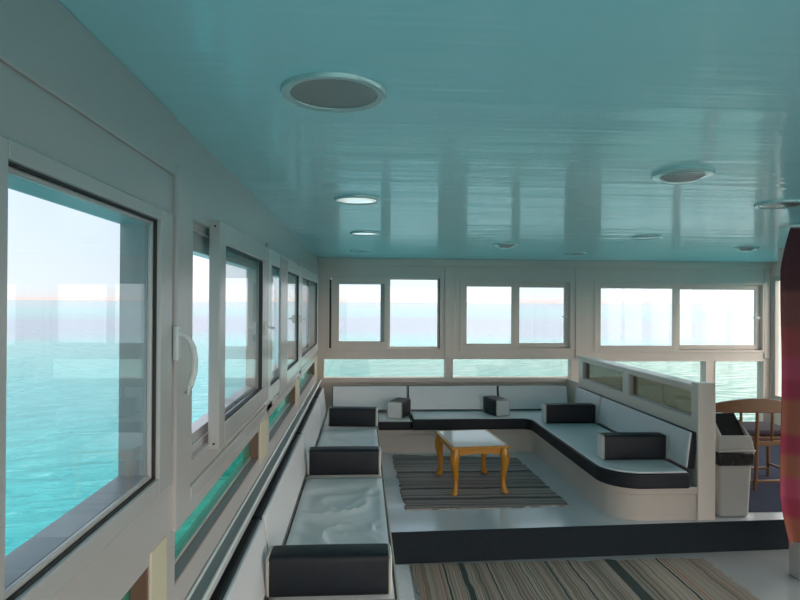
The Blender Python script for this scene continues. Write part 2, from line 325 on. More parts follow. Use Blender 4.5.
# ------------------------------------------------------------------ trims
bm = bmesh.new(); box(bm, XL, XL + 0.007, YR, 1.60, 1.828, ZC)
struct('trim_2', bm, WHITE, 'white fascia board along the top of the long wall above the nearest window', 'fascia board', bevel=0.003)
def post(n, y0, y1, z0, z1, d, label):
    bm = bmesh.new(); box(bm, XL - 0.01, XL + d, y0, y1, z0, z1)
    struct('trim_%d' % n, bm, WHITE, label, 'post', bevel=0.006)
post(3, 1.585, 1.72, 0.89, 1.862, 0.012, 'white wall post between the nearest window and the slid open window')
post(4, 3.06, 3.24, 0.89, 1.80, 0.012, 'white wall post after the slid open window')
post(5, 4.60, 4.74, 0.89, 1.80, 0.012, 'white wall post before the last window of the long wall')
for n, (y0, y1), lab in ((6, (1.435, 1.545), 'yellowed cream post under the nearest window'), (7, (2.93, 3.14), 'yellowed cream post under the slid open window'), (8, (4.47, 4.70), 'yellowed cream post under the third window of the long wall'), (9, (6.22, 6.55), 'yellowed cream corner post under the last window')):
    bm = bmesh.new(); box(bm, XL - 0.005, XL + 0.004, y0, y1, 0.70, 0.90)
    struct('trim_%d' % n, bm, CREAM, lab, 'post', bevel=0.002)
# projecting sill under the upper windows and the metal track above the backrests
bm = bmesh.new(); box(bm, XL - 0.01, XL + 0.012, 1.73, 6.55, 0.925, 0.965)
struct('trim_10', bm, FRAME, 'white ledge under the upper windows of the long wall', 'sill', bevel=0.005)
bm = bmesh.new()
box(bm, XL, XL + 0.058, YR, 6.44, 0.628, 0.648)
for x in (0.007, 0.052): tube(bm, [(XL + x, YR, 0.650), (XL + x, 6.44, 0.650)], 0.006, 16)
for f_ in bm.faces: f_.material_index = 0 if f_.calc_area() > 0.3 and abs(f_.normal.z) > .5 else 1
box(bm, XL + 0.013, XL + 0.046, YR, 6.44, 0.640, 0.651, 0)
struct('trim_11', bm, [REVEAL, RAIL], 'shiny metal rail running along the top of the bench backrests under the windows', 'rail', smooth=True)
bm = bmesh.new(); box(bm, XL, XR, YB - 0.03, YB + .01, 1.905, ZC)
struct('trim_12', bm, PANEL, 'cream header strip along the end wall under the ceiling', 'header', bevel=0.006)
for n, (a, b_), lab in ((13, (0.915, 1.035), 'cream upright between the first two windows of the end wall'), (14, (2.42, 2.56), 'cream upright between the last two windows of the end wall'), (15, (4.665, 4.735), 'cream corner upright at the far end of the end wall')):
    bm = bmesh.new(); box(bm, a, b_, YB - 0.014, YB + .01, 0.87, 1.905); struct('trim_%d' % n, bm, PANEL, lab, 'upright', bevel=0.005)
bm = bmesh.new(); box(bm, XL, 2.40, YB - 0.02, YB + .01, 0.60, 0.648)
struct('trim_16', bm, PANEL, 'cream ledge under the low windows of the end wall behind the backrests', 'ledge', bevel=0.005)
bm = bmesh.new(); prism(bm, [(3.60, 4.82), (3.68, 4.70), (XR, 4.70), (XR, 4.92), (3.60, 4.92)], 1.745, ZC)
struct('trim_17', bm, PANEL, 'cream boxed beam under the ceiling beyond the curtain', 'beam', bevel=0.006)

# ------------------------------------------------------------------ windows of the long wall
def pane(parent, P, u0, u1, z0, z1, t_, m=GLASS, name='pane'):
    bm = bmesh.new(); pbox(bm, P, u0, u1, z0, z1, t_ - 0.002, t_ + 0.002); return link(name, bm, m, parent)
def frame_part(parent, P, rect, w, t0, t1, m=FRAME, name='frame', bev=0.003):
    bm = bmesh.new(); ring(bm, P, *rect, w, t0, t1); return link(name, bm, m, parent, bevel=bev)
# nearest: one casement, white frame proud of the wall, black gasket, lever handle
w1 = struct_empty('window_1', 'large near casement window with white frame and curved lever handle')
bm = bmesh.new()
for q in ((0.785, 0.842, 1.03, 1.722), (1.455, 1.540, 1.03, 1.722), (0.842, 1.455, 1.03, 1.070), (0.842, 1.455, 1.694, 1.722)): pbox(bm, PL, *q, XL - 0.03, XL + 0.014)
link('frame', bm, FRAME, w1, bevel=0.003)
frame_part(w1, PL, (0.841, 1.456, 1.069, 1.695), 0.005, XL - 0.03, XL + 0.004, GASKET, 'gasket', 0)
frame_part(w1, PL, (0.845, 1.452, 1.073, 1.691), 0.010, XL - 0.014, XL - 0.003, FRAME, 'inner_frame')
bm = bmesh.new(); ring(bm, PL, 0.8465, 1.4505, 1.0745, 1.6895, 0.008, XL - 0.078, XL - 0.0145); link('reveal', bm, REVEAL, w1)
pane(w1, PL, 0.848, 1.449, 1.076, 1.688, XL - 0.008)
bm = bmesh.new(); box(bm, XL + 0.010, XL + 0.024, 1.555, 1.580, 1.345, 1.435)
hp = link('handle', bm, HANDLE, w1, bevel=0.004)
bm = bmesh.new()
pth = [(XL + 0.020, 1.567, 1.415), (XL + 0.034, 1.569, 1.413), (XL + 0.045, 1.575, 1.402), (XL + 0.054, 1.585, 1.376), (XL + 0.057, 1.592, 1.345), (XL + 0.055, 1.594, 1.312), (XL + 0.046, 1.590, 1.275), (XL + 0.037, 1.585, 1.255)]
tube(bm, pth, [0.008, 0.008, 0.0085, 0.009, 0.009, 0.009, 0.0085, 0.007], 10)
link('lever', bm, HANDLE, hp, smooth=True)
def near_sash(parent, y0, y1, z0, z1, proud, sw, screws=True, far=0.0):
    """sliding sash standing proud of the wall, with small dark screw heads on its end"""
    bm = bmesh.new(); ring(bm, PL, y0, y1, z0, z1, sw, XL - 0.004, XL + proud, 0.075)
    if far: pbox(bm, PL, y1 - far, y1 - sw, z0 + 0.075, z1 - 0.075, XL - 0.004, XL + proud)
    far = far or sw
    o = link('sash', bm, HANDLE if screws else FRAME, parent, bevel=0.004)
    pane(o, PL, y0 + sw - .01, y1 - far + .01, z0 + 0.065, z1 - 0.065, XL + proud * .4)
    bm = bmesh.new(); ring(bm, PL, y0 + sw, y1 - far, z0 + 0.075, z1 - 0.075, 0.006, XL + proud * .4, XL + proud - 0.002)
    link('gasket', bm, GASKET, o)
    for i, zz in enumerate((z0 + 0.02, z0 + 0.19, z0 + 0.42, z1 - 0.16, z1 - 0.02) if screws else (z0 + 0.02, z1 - 0.02)):
        bm = bmesh.new(); tube(bm, [(XL + proud * .5, y0 - 0.003, zz), (XL + proud * .5, y0 + 0.003, zz)], 0.0035, 8)
        link('screw', bm, GASKET, o)
    return o
def outer_frame(w, y0, y1, z0, z1, near=True):
    frame_part(w, PL, (y0 - .005, y1 + .005, z0 - .005, z1 + .005), 0.03, XL - 0.072, XL - 0.02)
    bm = bmesh.new(); pbox(bm, PL, y0, y1, z1 - 0.085, z1, XL - 0.074, XL - 0.03); link('top_rail', bm, FRAME, w)
    bm = bmesh.new(); pbox(bm, PL, y0, y1, z0, z0 + 0.055, XL - 0.074, XL - 0.03); link('bottom_rail', bm, FRAME, w)
w2 = struct_empty('window_2', 'sliding window slid partly open behind the curved lever handle')
outer_frame(w2, *LU[2]); near_sash(w2, 1.965, 2.975, 1.012, 1.765, 0.032, 0.085, False, 0.17)
w3 = struct_empty('window_3', 'third sliding window of the long wall with a white screwed sash end')
outer_frame(w3, *LU[3]); near_sash(w3, 2.985, 4.50, 0.985, 1.765, 0.028, 0.10)
bm = bmesh.new(); box(bm, XL + 0.02, XL + 0.034, 3.40, 3.70, 0.965, 1.755); link('sash_stile', bm, FRAME, w3, bevel=0.004)
w4 = struct_empty('window_4', 'last sliding window of the long wall beside the corner')
outer_frame(w4, *LU[4]); near_sash(w4, 4.53, 6.28, 0.985, 1.765, 0.028, 0.13)
for w, y in ((w2, 2.86), (w3, 4.43)):
    bm = bmesh.new(); box(bm, XL + 0.02, XL + 0.05, y, y + 0.03, 1.34, 1.40); tube(bm, [(XL + 0.045, y + .015, 1.375), (XL + 0.075, y + .015, 1.37)], 0.006, 8); link('latch', bm, RAIL, w)
w5 = struct_empty('window_5', 'window of the long wall behind the viewer'); frame_part(w5, PL, (-1.95, 0.60, 1.02, 1.74), 0.06, XL - 0.03, XL + 0.014); pane(w5, PL, -1.9, .55, 1.07, 1.69, XL - .01)
nwin = 5
low_lab = ['low green tinted window strip behind the viewer', 'low green tinted window strip under the nearest window', 'low green tinted window strip under the slid open window', 'low green tinted window strip under the third window', 'low green tinted window strip beside the corner']
for i, (y0, y1, z0, z1) in enumerate(LL):
    nwin += 1; w = struct_empty('window_%d' % nwin, low_lab[i])
    bm = bmesh.new(); box(bm, XL - 0.042, XL - 0.002, y1 - 0.012, y1, z0, z1); link('jamb', bm, BROWN, w)
    bm = bmesh.new(); box(bm, XL - 0.034, XL - 0.001, y0, y1, z0, z0 + 0.006); link('sill', bm, PURPLE, w)
    frame_part(w, PL, (y0, y1, z0 + .006, z1), 0.010, XL - 0.052, XL - 0.034)
    pane(w, PL, y0, y1, z0, z1, XL - 0.040, GREEN)

# ------------------------------------------------------------------ windows of the end wall
nwin += 1; w = struct_empty('window_%d' % nwin, 'corner window of the end wall with one sash slid behind the other')
frame_part(w, PB, (-0.395, 0.90, 0.945, 1.80), 0.035, YB - 0.012, YB + 0.05, PANEL)
s1 = frame_part(w, PB, (-0.350, 0.283, 0.975, 1.780), 0.085, YB - 0.006, YB + 0.035, PANEL, 'sash')
pane(s1, PB, -0.275, 0.205, 1.05, 1.70, YB + 0.015)
bm = bmesh.new(); pbox(bm, PB, 0.196, 0.240, 1.055, 1.70, YB - 0.009, YB + 0.02); link('pull_channel', bm, REVEAL, s1)
s2 = frame_part(w, PB, (0.285, 0.865, 0.975, 1.775), 0.022, YB + 0.045, YB + 0.08, PANEL, 'sash')
pane(s2, PB, 0.30, 0.85, 0.98, 1.77, YB + 0.06)
bm = bmesh.new(); pbox(bm, PB, -0.372, -0.352, 0.985, 1.745, YB - 0.0135, YB + 0.03); link('track', bm, GASKET, w)
def pair(lab, x0, x1, z0, z1, xm0, xm1, g):
    global nwin
    nwin += 1; w = struct_empty('window_%d' % nwin, lab)
    frame_part(w, PB, (x0 - 0.03, x1 + 0.03, z0 - 0.03, z1 + 0.03), 0.03, YB - 0.010, YB + 0.05, PANEL)
    a = frame_part(w, PB, (x0, (xm0 + xm1) / 2, z0, z1), 0.05, YB + 0.0, YB + 0.035, PANEL, 'sash')
    pane(a, PB, x0 + 0.04, (xm0 + xm1) / 2 - 0.04, z0 + .04, z1 - .04, YB + 0.015)
    b2 = frame_part(w, PB, ((xm0 + xm1) / 2 - 0.005, x1, z0, z1), 0.055, YB + 0.038, YB + 0.07, PANEL, 'sash')
    pane(b2, PB, (xm0 + xm1) / 2 + 0.03, x1 - 0.04, z0 + .04, z1 - .04, YB + 0.055)
    bm = bmesh.new(); pbox(bm, PB, x1 - 0.085, x1 - 0.03, 1.335, 1.35, YB - 0.015, YB + 0.04); link('latch', bm, RAIL, w)
    return w
pair('middle sliding window of the end wall with two square panes', 1.12, 2.36, 0.985, 1.73, 1.69, 1.778, 0.045)
pair('wide sliding window of the end wall beside the partition', 2.67, 4.645, 0.965, 1.72, 3.573, 3.679, 0.05)
for (x0, x1, z0, z1), lab in zip(BL, ['low window strip of the end wall in the corner', 'low window strip of the end wall under the middle window', 'tall low window of the end wall behind the partition', 'narrow low window of the end wall behind the wooden chair']):
    nwin += 1; w = struct_empty('window_%d' % nwin, lab)
    frame_part(w, PB, (x0 - .012, x1 + .012, z0 - .012, z1 + .012), 0.014, YB - 0.006, YB + 0.06, PANEL)
    pane(w, PB, x0, x1, z0, z1, YB + 0.04, GREENP)
for i, (y0, y1, z0, z1) in enumerate(RU):
    nwin += 1; w = struct_empty('window_%d' % nwin, 'tall window of the side wall beyond the curtain, %s from the end wall' % ['fifth', 'fourth', 'third', 'second', 'first'][i])
    frame_part(w, PL, (y0, y1, z0, z1), 0.05, XR + 0.005, XR + 0.05, FRAME)
    bm = bmesh.new(); pbox(bm, PL, (y0 + y1) / 2 - .03, (y0 + y1) / 2 + .03, z0 + .05, z1 - .05, XR + .005, XR + .05); link('mullion', bm, FRAME, w)
    pane(w, PL, y0 + .04, y1 - .04, z0 + .04, z1 - .04, XR + .03)

# ------------------------------------------------------------------ low partition with smoked panes
PX0, PX1 = 2.32, 2.40
bm = bmesh.new()
def zt(y): return 0.905 + 0.0 * y
box(bm, PX0, PX1, 4.02, 6.59, 0.0, 0.64); box(bm, PX0, PX1, 4.02, 6.22, 0.64, 0.70); box(bm, PX0, PX1, 4.02, 6.22, 0.885, 0.915)
for a, b_ in ((5.02, 5.14), (6.10, 6.22)): box(bm, PX0, PX1, a, b_, 0.70, 0.885)
struct('wall_partition', bm, PARTW, 'white half height partition with smoked panes behind the bench', 'partition')
bm = bmesh.new(); box(bm, PX0 - 0.02, PX1 + 0.02, 4.02, 6.23, 0.914, 0.934); struct('trim_18', bm, PARTW, 'white capping rail along the top of the half height partition', 'capping', bevel=0.004)
bm = bmesh.new(); box(bm, 2.318, 2.445, 3.945, 4.035, 0.0, 0.95); struct('trim_19', bm, PARTW, 'square white end post of the partition beside the bin', 'post', bevel=0.006)
for n, (a, b_) in enumerate(((4.035, 5.02), (5.14, 6.10))):
    nwin += 1; w = struct_empty('window_%d' % nwin, ['smoked partition pane next to the end post', 'smoked partition pane next to the end wall'][n])
    frame_part(w, PL, (a, b_, 0.70, 0.885), 0.012, PX0 + 0.02, PX0 + 0.06, FRAME); pane(w, PL, a, b_, 0.70, 0.885, PX0 + 0.04, SMOKE)

# ------------------------------------------------------------------ built-in bench
def arc(cx, cy, r, a0, a1, n=10): return [(cx + r * math.cos(a0 + (a1 - a0) * i / n), cy + r * math.sin(a0 + (a1 - a0) * i / n)) for i in range(n + 1)]
def bench_poly(o, r_in=0.07, r_out=0.22):
    """plan of the bench; o = how far its face is pushed outwards (towards the room)"""
    xl, yb, xr, yn = 0.12 + o, 5.86 - o, 1.72 - o, 3.965 - o
    p = [(XL + .01, 3.95), (xl, 3.95), (xl, yb)]
    p += [(x, y) for x, y in arc(xr - r_in, yb - r_in, r_in, PI / 2, 0, 8)] if False else []
    p += arc(xr - r_in, yb - r_in, r_in, PI / 2, 0, 8)[0:0]
    p += [(xr - r_in, yb)] + [(xr - r_in + r_in * math.sin(t_), yb - r_in + r_in * math.cos(t_)) for t_ in [PI / 2 * i / 8 for i in range(1, 9)]]
    p += arc(xr + r_out, yn + r_out, r_out, PI, 1.5 * PI, 12)
    p += [(PX0 - .002, yn), (PX0 - .002, YB - .02), (XL + .01, YB - .02)]
    return p
bench = thing('built_in_bench', 'white built-in U-shaped bench base with rounded corners under the cushions', 'bench')
bm = bmesh.new(); prism(bm, bench_poly(0.0), 0.0, 0.182); link('base', bm, BASEW, bench, smooth=True)
bm = bmesh.new(); prism(bm, bench_poly(0.016), 0.182, 0.232); link('lip', bm, BASEW, bench, bevel=0.006)
lb = thing('built_in_bench', 'white bench base on the lower deck under the nearest bolster', 'bench')
bm = bmesh.new(); box(bm, XL + .01, 0.12, 0.75, 3.815, ZN, 0.232); link('base', bm, BASEW, lb, bevel=0.006)

# ------------------------------------------------------------------ cushions
ZS0, ZS1 = 0.234, 0.339
def wrinkled_top(x0, x1, y0, y1, z, seed, amp=0.0095, deep=0.0):
    bm = bmesh.new(); nx, ny = 26, 60; g = []
    for j in range(ny + 1):
        row = []
        for i in range(nx + 1):
            u, v = i / nx, j / ny; x = x0 + (x1 - x0) * u; y = y0 + (y1 - y0) * v
            e = min(u, 1 - u) * (x1 - x0); e2 = min(v, 1 - v) * (y1 - y0); e = min(e, e2)
            q_ = min(1, max(0, e2 - 0.16) / 0.12) * min(1, e / 0.06)
            w_ = noise.noise(Vector((x * 2.6 + y * 1.9 + seed * 7.3, y * 1.2 - x * 2.2, seed)))
            w2_ = noise.noise(Vector((x * 1.5 - y * 2.4 + seed * 3.1, y * 1.6 + x * 2.9, seed + 4)))
            rg = max(max(0, 1 - abs(w_) * 8) ** 2, 0.8 * max(0, 1 - abs(w2_) * 9) ** 2)
            h = 0.012 * min(1, e / 0.04) ** 0.5 - q_ * amp * (1 - rg)
            row.append(bm.verts.new((x, y, z + h)))
        g.append(row)
    for j in range(ny):
        for i in range(nx): bm.faces.new((g[j][i], g[j][i + 1], g[j + 1][i + 1], g[j + 1][i]))
    bd = g[0] + [g[j][-1] for j in range(1, ny + 1)] + g[-1][-2::-1] + [g[j][0] for j in range(ny - 1, 0, -1)]
    lo = [bm.verts.new((v.co.x, v.co.y, z - 0.008 - deep)) for v in bd]; n = len(bd)
    for i in range(n): bm.faces.new((bd[i], lo[i], lo[(i + 1) % n], bd[(i + 1) % n]))
    bm.faces.new(lo)
    return bm
def seat(x0, x1, y0, y1, label, seed, group, dz=0.0, deep=0.0):
    s = thing('seat_cushion', label, 'cushion', (0, 0, 0), 0, group)
    bm = bmesh.new(); box(bm, x0, x1, y0, y1, ZS0, ZS1 + dz - deep * 1.6); link('side_band', bm, BLACK, s, bevel=0.016, seg=3)
    link('top_panel', wrinkled_top(x0 + .014, x1 - .014, y0 + .014, y1 - .014, ZS1 + dz + 0.001, seed, 0.0095 + deep, deep), VINYL, s, smooth=True)
    bm = bmesh.new(); zz = ZS1 + dz - 0.001
    tube(bm, [(x0, y0, zz), (x1, y0, zz), (x1, y1, zz), (x0, y1, zz), (x0, y0, zz)], 0.004, 6, False); link('piping', bm, PIPE, s, smooth=True)
    return s
GS = 'seat cushions of the built-in bench'
LBX = -0.375
seat(LBX, 0.145, 0.80, 2.285, 'pale grey vinyl seat cushion nearest the camera, mostly out of the picture', 1.0, GS, 0.0, 0.012)
seat(LBX, 0.145, 2.295, 3.90, 'wrinkled pale grey seat cushion between the first and second black bolsters under the windows', 2.0, GS, 0.0, 0.012)
seat(LBX, 0.145, 3.91, 5.385, 'pale grey seat cushion between the second and third black bolsters under the windows', 3.0, GS, 0.0, 0.012)
seat(LBX, 0.145, 5.395, 6.27, 'pale grey seat cushion in the corner under the third black bolster', 4.0, GS, 0.0, 0.012)
seat(0.15, 0.49, 5.82, 6.27, 'short low seat cushion in the corner under the tilted bolster', 5.0, GS, -0.018)
def inset(P, d):
    n = len(P); o_ = []; A_ = sum(P[i][0] * P[(i + 1) % n][1] - P[(i + 1) % n][0] * P[i][1] for i in range(n)); sg = 1 if A_ > 0 else -1
    for i in range(n):
        p, q, r_ = Vector(P[i - 1]), Vector(P[i]), Vector(P[(i + 1) % n]); a_ = (q - p).normalized(); b_ = (r_ - q).normalized()
        na, nb = Vector((-a_.y, a_.x)) * sg, Vector((-b_.y, b_.x)) * sg; m_ = (na + nb) / (1 + na.dot(nb)); o_.append(tuple(q + m_ * d))
    return o_
def poly_seat(pts, label):
    s = thing('seat_cushion', label, 'cushion', (0, 0, 0), 0, GS)
    bm = bmesh.new(); prism(bm, pts, ZS0, ZS1); link('side_band', bm, BLACK, s, bevel=0.014, seg=3)
    cx = sum(p[0] for p in pts) / len(pts); cy = sum(p[1] for p in pts) / len(pts)
    bm = bmesh.new(); prism(bm, inset(pts, 0.012), ZS1 - 0.004, ZS1 + 0.010); link('top_panel', bm, VINYL, s, bevel=0.008, seg=3)
    return s
PXE = 2.243
ri, xr, yb = 0.09, 1.67, 5.81
inner = [(xr - ri + ri * math.sin(PI / 2 * i / 8), yb - ri + ri * math.cos(PI / 2 * i / 8)) for i in range(9)]
ro, yn = 0.25, 3.905
outer = arc(xr + ro, yn + ro, ro, PI, 1.5 * PI, 14)
poly_seat([(0.495, 6.27), (0.495, yb)] + inner + outer + [(PXE, yn), (PXE, 6.27)], 'long continuous seat cushion turning the corner from the end wall along the partition')

def backrest(length, label, loc, rz, h=0.27, lean=0.13):
    """local X along the length, front towards local -Y, tilted back; loc is the lower front corner centre"""
    b_ = thing('backrest_cushion', label, 'backrest cushion', loc, rz, 'backrest cushions of the built-in bench')
    tilt = Matrix.Rotation(-lean, 4, 'X')
    bm = bmesh.new(); box(bm, -length / 2, length / 2, 0.006, 0.055, 0.0, h); bmesh.ops.transform(bm, matrix=Matrix.Translation((0, 0, 0.055 * math.sin(lean) - 0.004)) @ tilt, verts=bm.verts); link('body', bm, BLACK, b_, bevel=0.01, seg=3)
    bm = bmesh.new(); box(bm, -length / 2 + 0.006, length / 2 - 0.006, -0.006, 0.012, 0.004, h - 0.006)
    bmesh.ops.transform(bm, matrix=Matrix.Translation((0, 0, 0.055 * math.sin(lean) - 0.004)) @ tilt, verts=bm.verts); link('front_panel', bm, VINYL, b_, bevel=0.006, seg=3)
    return b_
ZB = ZS1 + 0.0145
LX = -0.375
for (a, b_), lab in (((0.85, 2.46), 'pale grey backrest with black top in front of the nearest bolster'), ((2.48, 4.03), 'pale grey backrest between the first and second bolsters under the metal rail'), ((4.05, 5.55), 'pale grey backrest between the second and third bolsters under the metal rail'), ((5.57, 6.17), 'short pale grey backrest in the corner beside the third bolster')):
    backrest(b_ - a, lab, (LX, (a + b_) / 2, ZB), PI / 2, 0.256)
YBK = 6.20
for (a, b_), lab in (((-0.315, 0.475), 'pale grey backrest on the end wall in the corner behind the first tilted bolster'), ((0.485, 1.44), 'pale grey backrest on the end wall behind the coffee table'), ((1.45, 2.205), 'pale grey backrest on the end wall beside the partition')):
    backrest(b_ - a, lab, ((a + b_) / 2, YBK, ZB), 0, 0.258, 0.22)
for (a, b_), lab in (((5.52, 6.17), 'pale grey backrest on the partition in the corner'), ((3.965, 5.51), 'long pale grey backrest on the partition ending at the white post')):
    backrest(b_ - a, lab, (2.25, (a + b_) / 2, ZB), -PI / 2, 0.256)

# bolsters
def bolster_mesh(L, D, H):
    pass
def bolster(label, loc, rz, L=0.47, D=0.20, H=0.185, rx=0.0):
    o = thing('bolster', label, 'bolster', loc, rz, 'black bolsters on the bench'); o.rotation_euler = (rx, 0, rz)
    bm = bmesh.new(); box(bm, -L / 2, L / 2, -D / 2, D / 2, 0, H)
    bmesh.ops.subdivide_edges(bm, edges=bm.edges, cuts=5, use_grid_fill=True)
    for v in bm.verts:
        u = v.co.x / (L / 2); w_ = v.co.y / (D / 2); q = (v.co.z - H / 2) / (H / 2)
        if abs(abs(w_) - 1) < 1e-4: v.co.y += math.copysign(0.008 * (1 - u * u) * (1 - q * q), w_)
        if q > 0.999: v.co.z += 0.006 * (1 - u * u) * (1 - w_ * w_)
    link('body', bm, BLACK, o, smooth=True, bevel=0.014, seg=3)
    for s in (-1, 1):
        bm = bmesh.new(); box(bm, min(s * (L / 2 - .004), s * (L / 2 + 0.008)), max(s * (L / 2 - .004), s * (L / 2 + 0.008)), -D / 2 + 0.008, D / 2 - 0.008, 0.008, H - 0.008)
        e = link('end_panel', bm, VINYL, o, bevel=0.005); e['label'] = 'pale grey end panel'
        bm = bmesh.new(); x = s * (L / 2 - 0.002); a, c_ = D / 2 - 0.004, H - 0.004
        pts = []
        for cx, cz, t0 in ((a - .012, c_ - .012, 0), (-a + .012, c_ - .012, 1), (-a + .012, 0.016, 2), (a - .012, 0.016, 3)):
            for k in range(4): t_ = (t0 + k / 3) * PI / 2; pts.append((x, cx + .014 * math.cos(t_), cz + .014 * math.sin(t_)))
        tube(bm, pts + [pts[0]], 0.005, 6, False); link('piping', bm, PIPE, e, smooth=True)
    return o
ZT = ZS1 + 0.0142
bolster('large black bolster nearest the camera, across the bench under the windows', (-0.125, 2.365, ZT), 0.0, 0.475, 0.12, 0.160)
bolster('second black bolster from the camera across the bench under the windows', (-0.118, 3.975, ZT), 0.0, 0.47, 0.12, 0.165)
bolster('third black bolster across the bench under the windows near the corner', (-0.085, 5.485, ZT + .002), -0.10, 0.44, 0.12, 0.165)
bolster('bolster turned with its pale end forward in the corner of the end wall', (0.375, 6.000, ZT - 0.016), PI / 2 - 0.42, 0.27, 0.155, 0.165)
bolster('bolster turned with its pale end forward on the end wall behind the coffee table', (1.375, 6.005, ZT + .001), PI / 2 + 0.32, 0.27, 0.155, 0.165)
bolster('black bolster across the partition bench beside the end wall', (1.985, 5.57, ZT), 0.0, 0.49, 0.12, 0.175)
bolster('black bolster across the partition bench near the white post', (2.0, 4.27, ZT), 0.0, 0.475, 0.12, 0.178)

# ------------------------------------------------------------------ rugs and carpet
def rug(name, pts, z, m, label, edge_amp, seed):
    random.seed(seed); P = []
    n = len(pts)
    for i in range(n):
        a, b_ = Vector(pts[i]), Vector(pts[(i + 1) % n]); k = max(2, int((b_ - a).length / 0.035))
        nn = Vector(((b_ - a).y, -(b_ - a).x)).normalized()
        for j in range(k): P.append(tuple(a + (b_ - a) * (j / k) + nn * random.uniform(-edge_amp, edge_amp)))
    bm = bmesh.new(); prism(bm, P, z, z + 0.007)
    return tag(link(name, bm, m), label, 'rug')
rug('rag_rug', [(0.32, 4.235), (1.53, 4.275), (1.49, 5.60), (0.29, 5.78)], 0.0005, RUG1, 'dark grey striped rag rug under the coffee table', 0.012, 4)
rug('rag_rug', [(0.37, 1.6), (2.33, 1.6), (2.27, 3.80), (0.33, 3.80)], ZN + 0.0005, RUG2, 'long brown striped rag rug on the lower floor before the step', 0.014, 5)
bm = bmesh.new(); box(bm, 0.135, 0.305, 2.2, 3.80, ZN + 0.0005, ZN + 0.006); tag(link('floor_mat', bm, MATW), 'narrow pale blue-white mat on the lower floor between the bench and the long rug', 'mat')
bm = bmesh.new(); box(bm, 2.765, XR - .02, 4.09, 6.5, 0.0005, 0.007); tag(link('carpet', bm, BLUEC), 'dull blue carpet under the wooden chair behind the bin', 'carpet')

# ------------------------------------------------------------------ coffee table
T = thing('coffee_table', 'low coffee table with white glossy top and curved honey wood legs', 'table', (0.893, 4.825, 0.0075), math.radians(5.5))
tw, tl, th = 0.465, 0.60, 0.375
bm = bmesh.new(); ring(bm, PB, -0.1, 0.1, 0, 0.1, 0.01, 0, 0.1) if False else None
a, c_ = tw / 2, tl / 2
for (x0, x1, y0, y1) in ((-a, a, -c_, -c_ + .03), (-a, a, c_ - .03, c_), (-a, -a + .03, -c_ + .03, c_ - .03), (a - .03, a, -c_ + .03, c_ - .03)): box(bm, x0, x1, y0, y1, th - 0.022, th)
link('top_frame', bm, WOOD, T, bevel=0.005)
bm = bmesh.new(); box(bm, -a + .026, a - .026, -c_ + .026, c_ - .026, th - 0.018, th + 0.001); link('top_panel', bm, TABLETOP, T, bevel=0.002)
# shaped aprons: deeper at the legs, scooped in the middle
def apron(L, horizontal, off):
    bm = bmesh.new(); N = 14; top, bot = [], []
    for i in range(N + 1):
        s = -1 + 2 * i / N; d = 0.040 + 0.028 * s ** 4; top.append((s * L / 2, th - 0.022)); bot.append((s * L / 2, th - 0.022 - d))
    pts = top + bot[::-1]
    def P3(u, z, t_): return (u, off + t_, z) if horizontal else (off + t_, u, z)
    A = [bm.verts.new(P3(u, z, -0.009)) for u, z in pts]; B = [bm.verts.new(P3(u, z, 0.009)) for u, z in pts]; n = len(pts)
    for i in range(N):
        for R in (A, B): bm.faces.new((R[i], R[i + 1], R[n - 2 - i], R[n - 1 - i]))
    for i in range(n): bm.faces.new((A[i], A[(i + 1) % n], B[(i + 1) % n], B[i]))
    link('apron', bm, WOOD, T)
for s in (-1, 1): apron(tw - 0.07, True, s * (c_ - 0.035)); apron(tl - 0.07, False, s * (a - 0.035))
for sx in (-1, 1):
    for sy in (-1, 1):
        x, y = sx * (a - 0.038), sy * (c_ - 0.038); d = Vector((sx, sy, 0)).normalized()
        pr = [(th - 0.022, 0.0, 0.027), (0.315, 0.004, 0.030), (0.28, 0.012, 0.030), (0.24, 0.012, 0.026), (0.19, 0.004, 0.021), (0.13, -0.005, 0.017), (0.08, -0.006, 0.0155), (0.045, 0.000, 0.017), (0.022, 0.010, 0.021), (0.008, 0.014, 0.022), (0.0, 0.012, 0.018)]
        bm = bmesh.new(); tube(bm, [(x + d.x * o_, y + d.y * o_, z) for z, o_, r_ in pr], [r_ * 1.3 for z, o_, r_ in pr], 12, flatz=0.0005); link('leg', bm, WOOD, T, smooth=True)

# ------------------------------------------------------------------ bin
B = thing('waste_bin', 'off-white swing-top bin with black liner beside the partition post', 'bin', (2.612, 4.085, 0.0005))
def frust(bm, w0, d0, z0, w1_, d1, z1, x1=0.0):
    v0 = [bm.verts.new((sx * w0 / 2, sy * d0 / 2, z0)) for sx, sy in ((-1, -1), (1, -1), (1, 1), (-1, 1))]
    v1 = [bm.verts.new((x1 + sx * w1_ / 2, sy * d1 / 2, z1)) for sx, sy in ((-1, -1), (1, -1), (1, 1), (-1, 1))]
    bm.faces.new(v0[::-1]); bm.faces.new(v1)
    for i in range(4): bm.faces.new((v0[i], v0[(i + 1) % 4], v1[(i + 1) % 4], v1[i]))
bm = bmesh.new(); frust(bm, 0.215, 0.19, 0.0, 0.245, 0.22, 0.44); link('body', bm, BINW, B, bevel=0.02, seg=3)
bm = bmesh.new(); frust(bm, 0.258, 0.235, 0.365, 0.268, 0.245, 0.468)
o = link('liner', bm, BAG, B, bevel=0.015, seg=2)
bm = bmesh.new(); frust(bm, 0.275, 0.25, 0.462, 0.272, 0.247, 0.482); frust(bm, 0.262, 0.235, 0.480, 0.235, 0.20, 0.575); link('lid', bm, BINW, B, bevel=0.008)
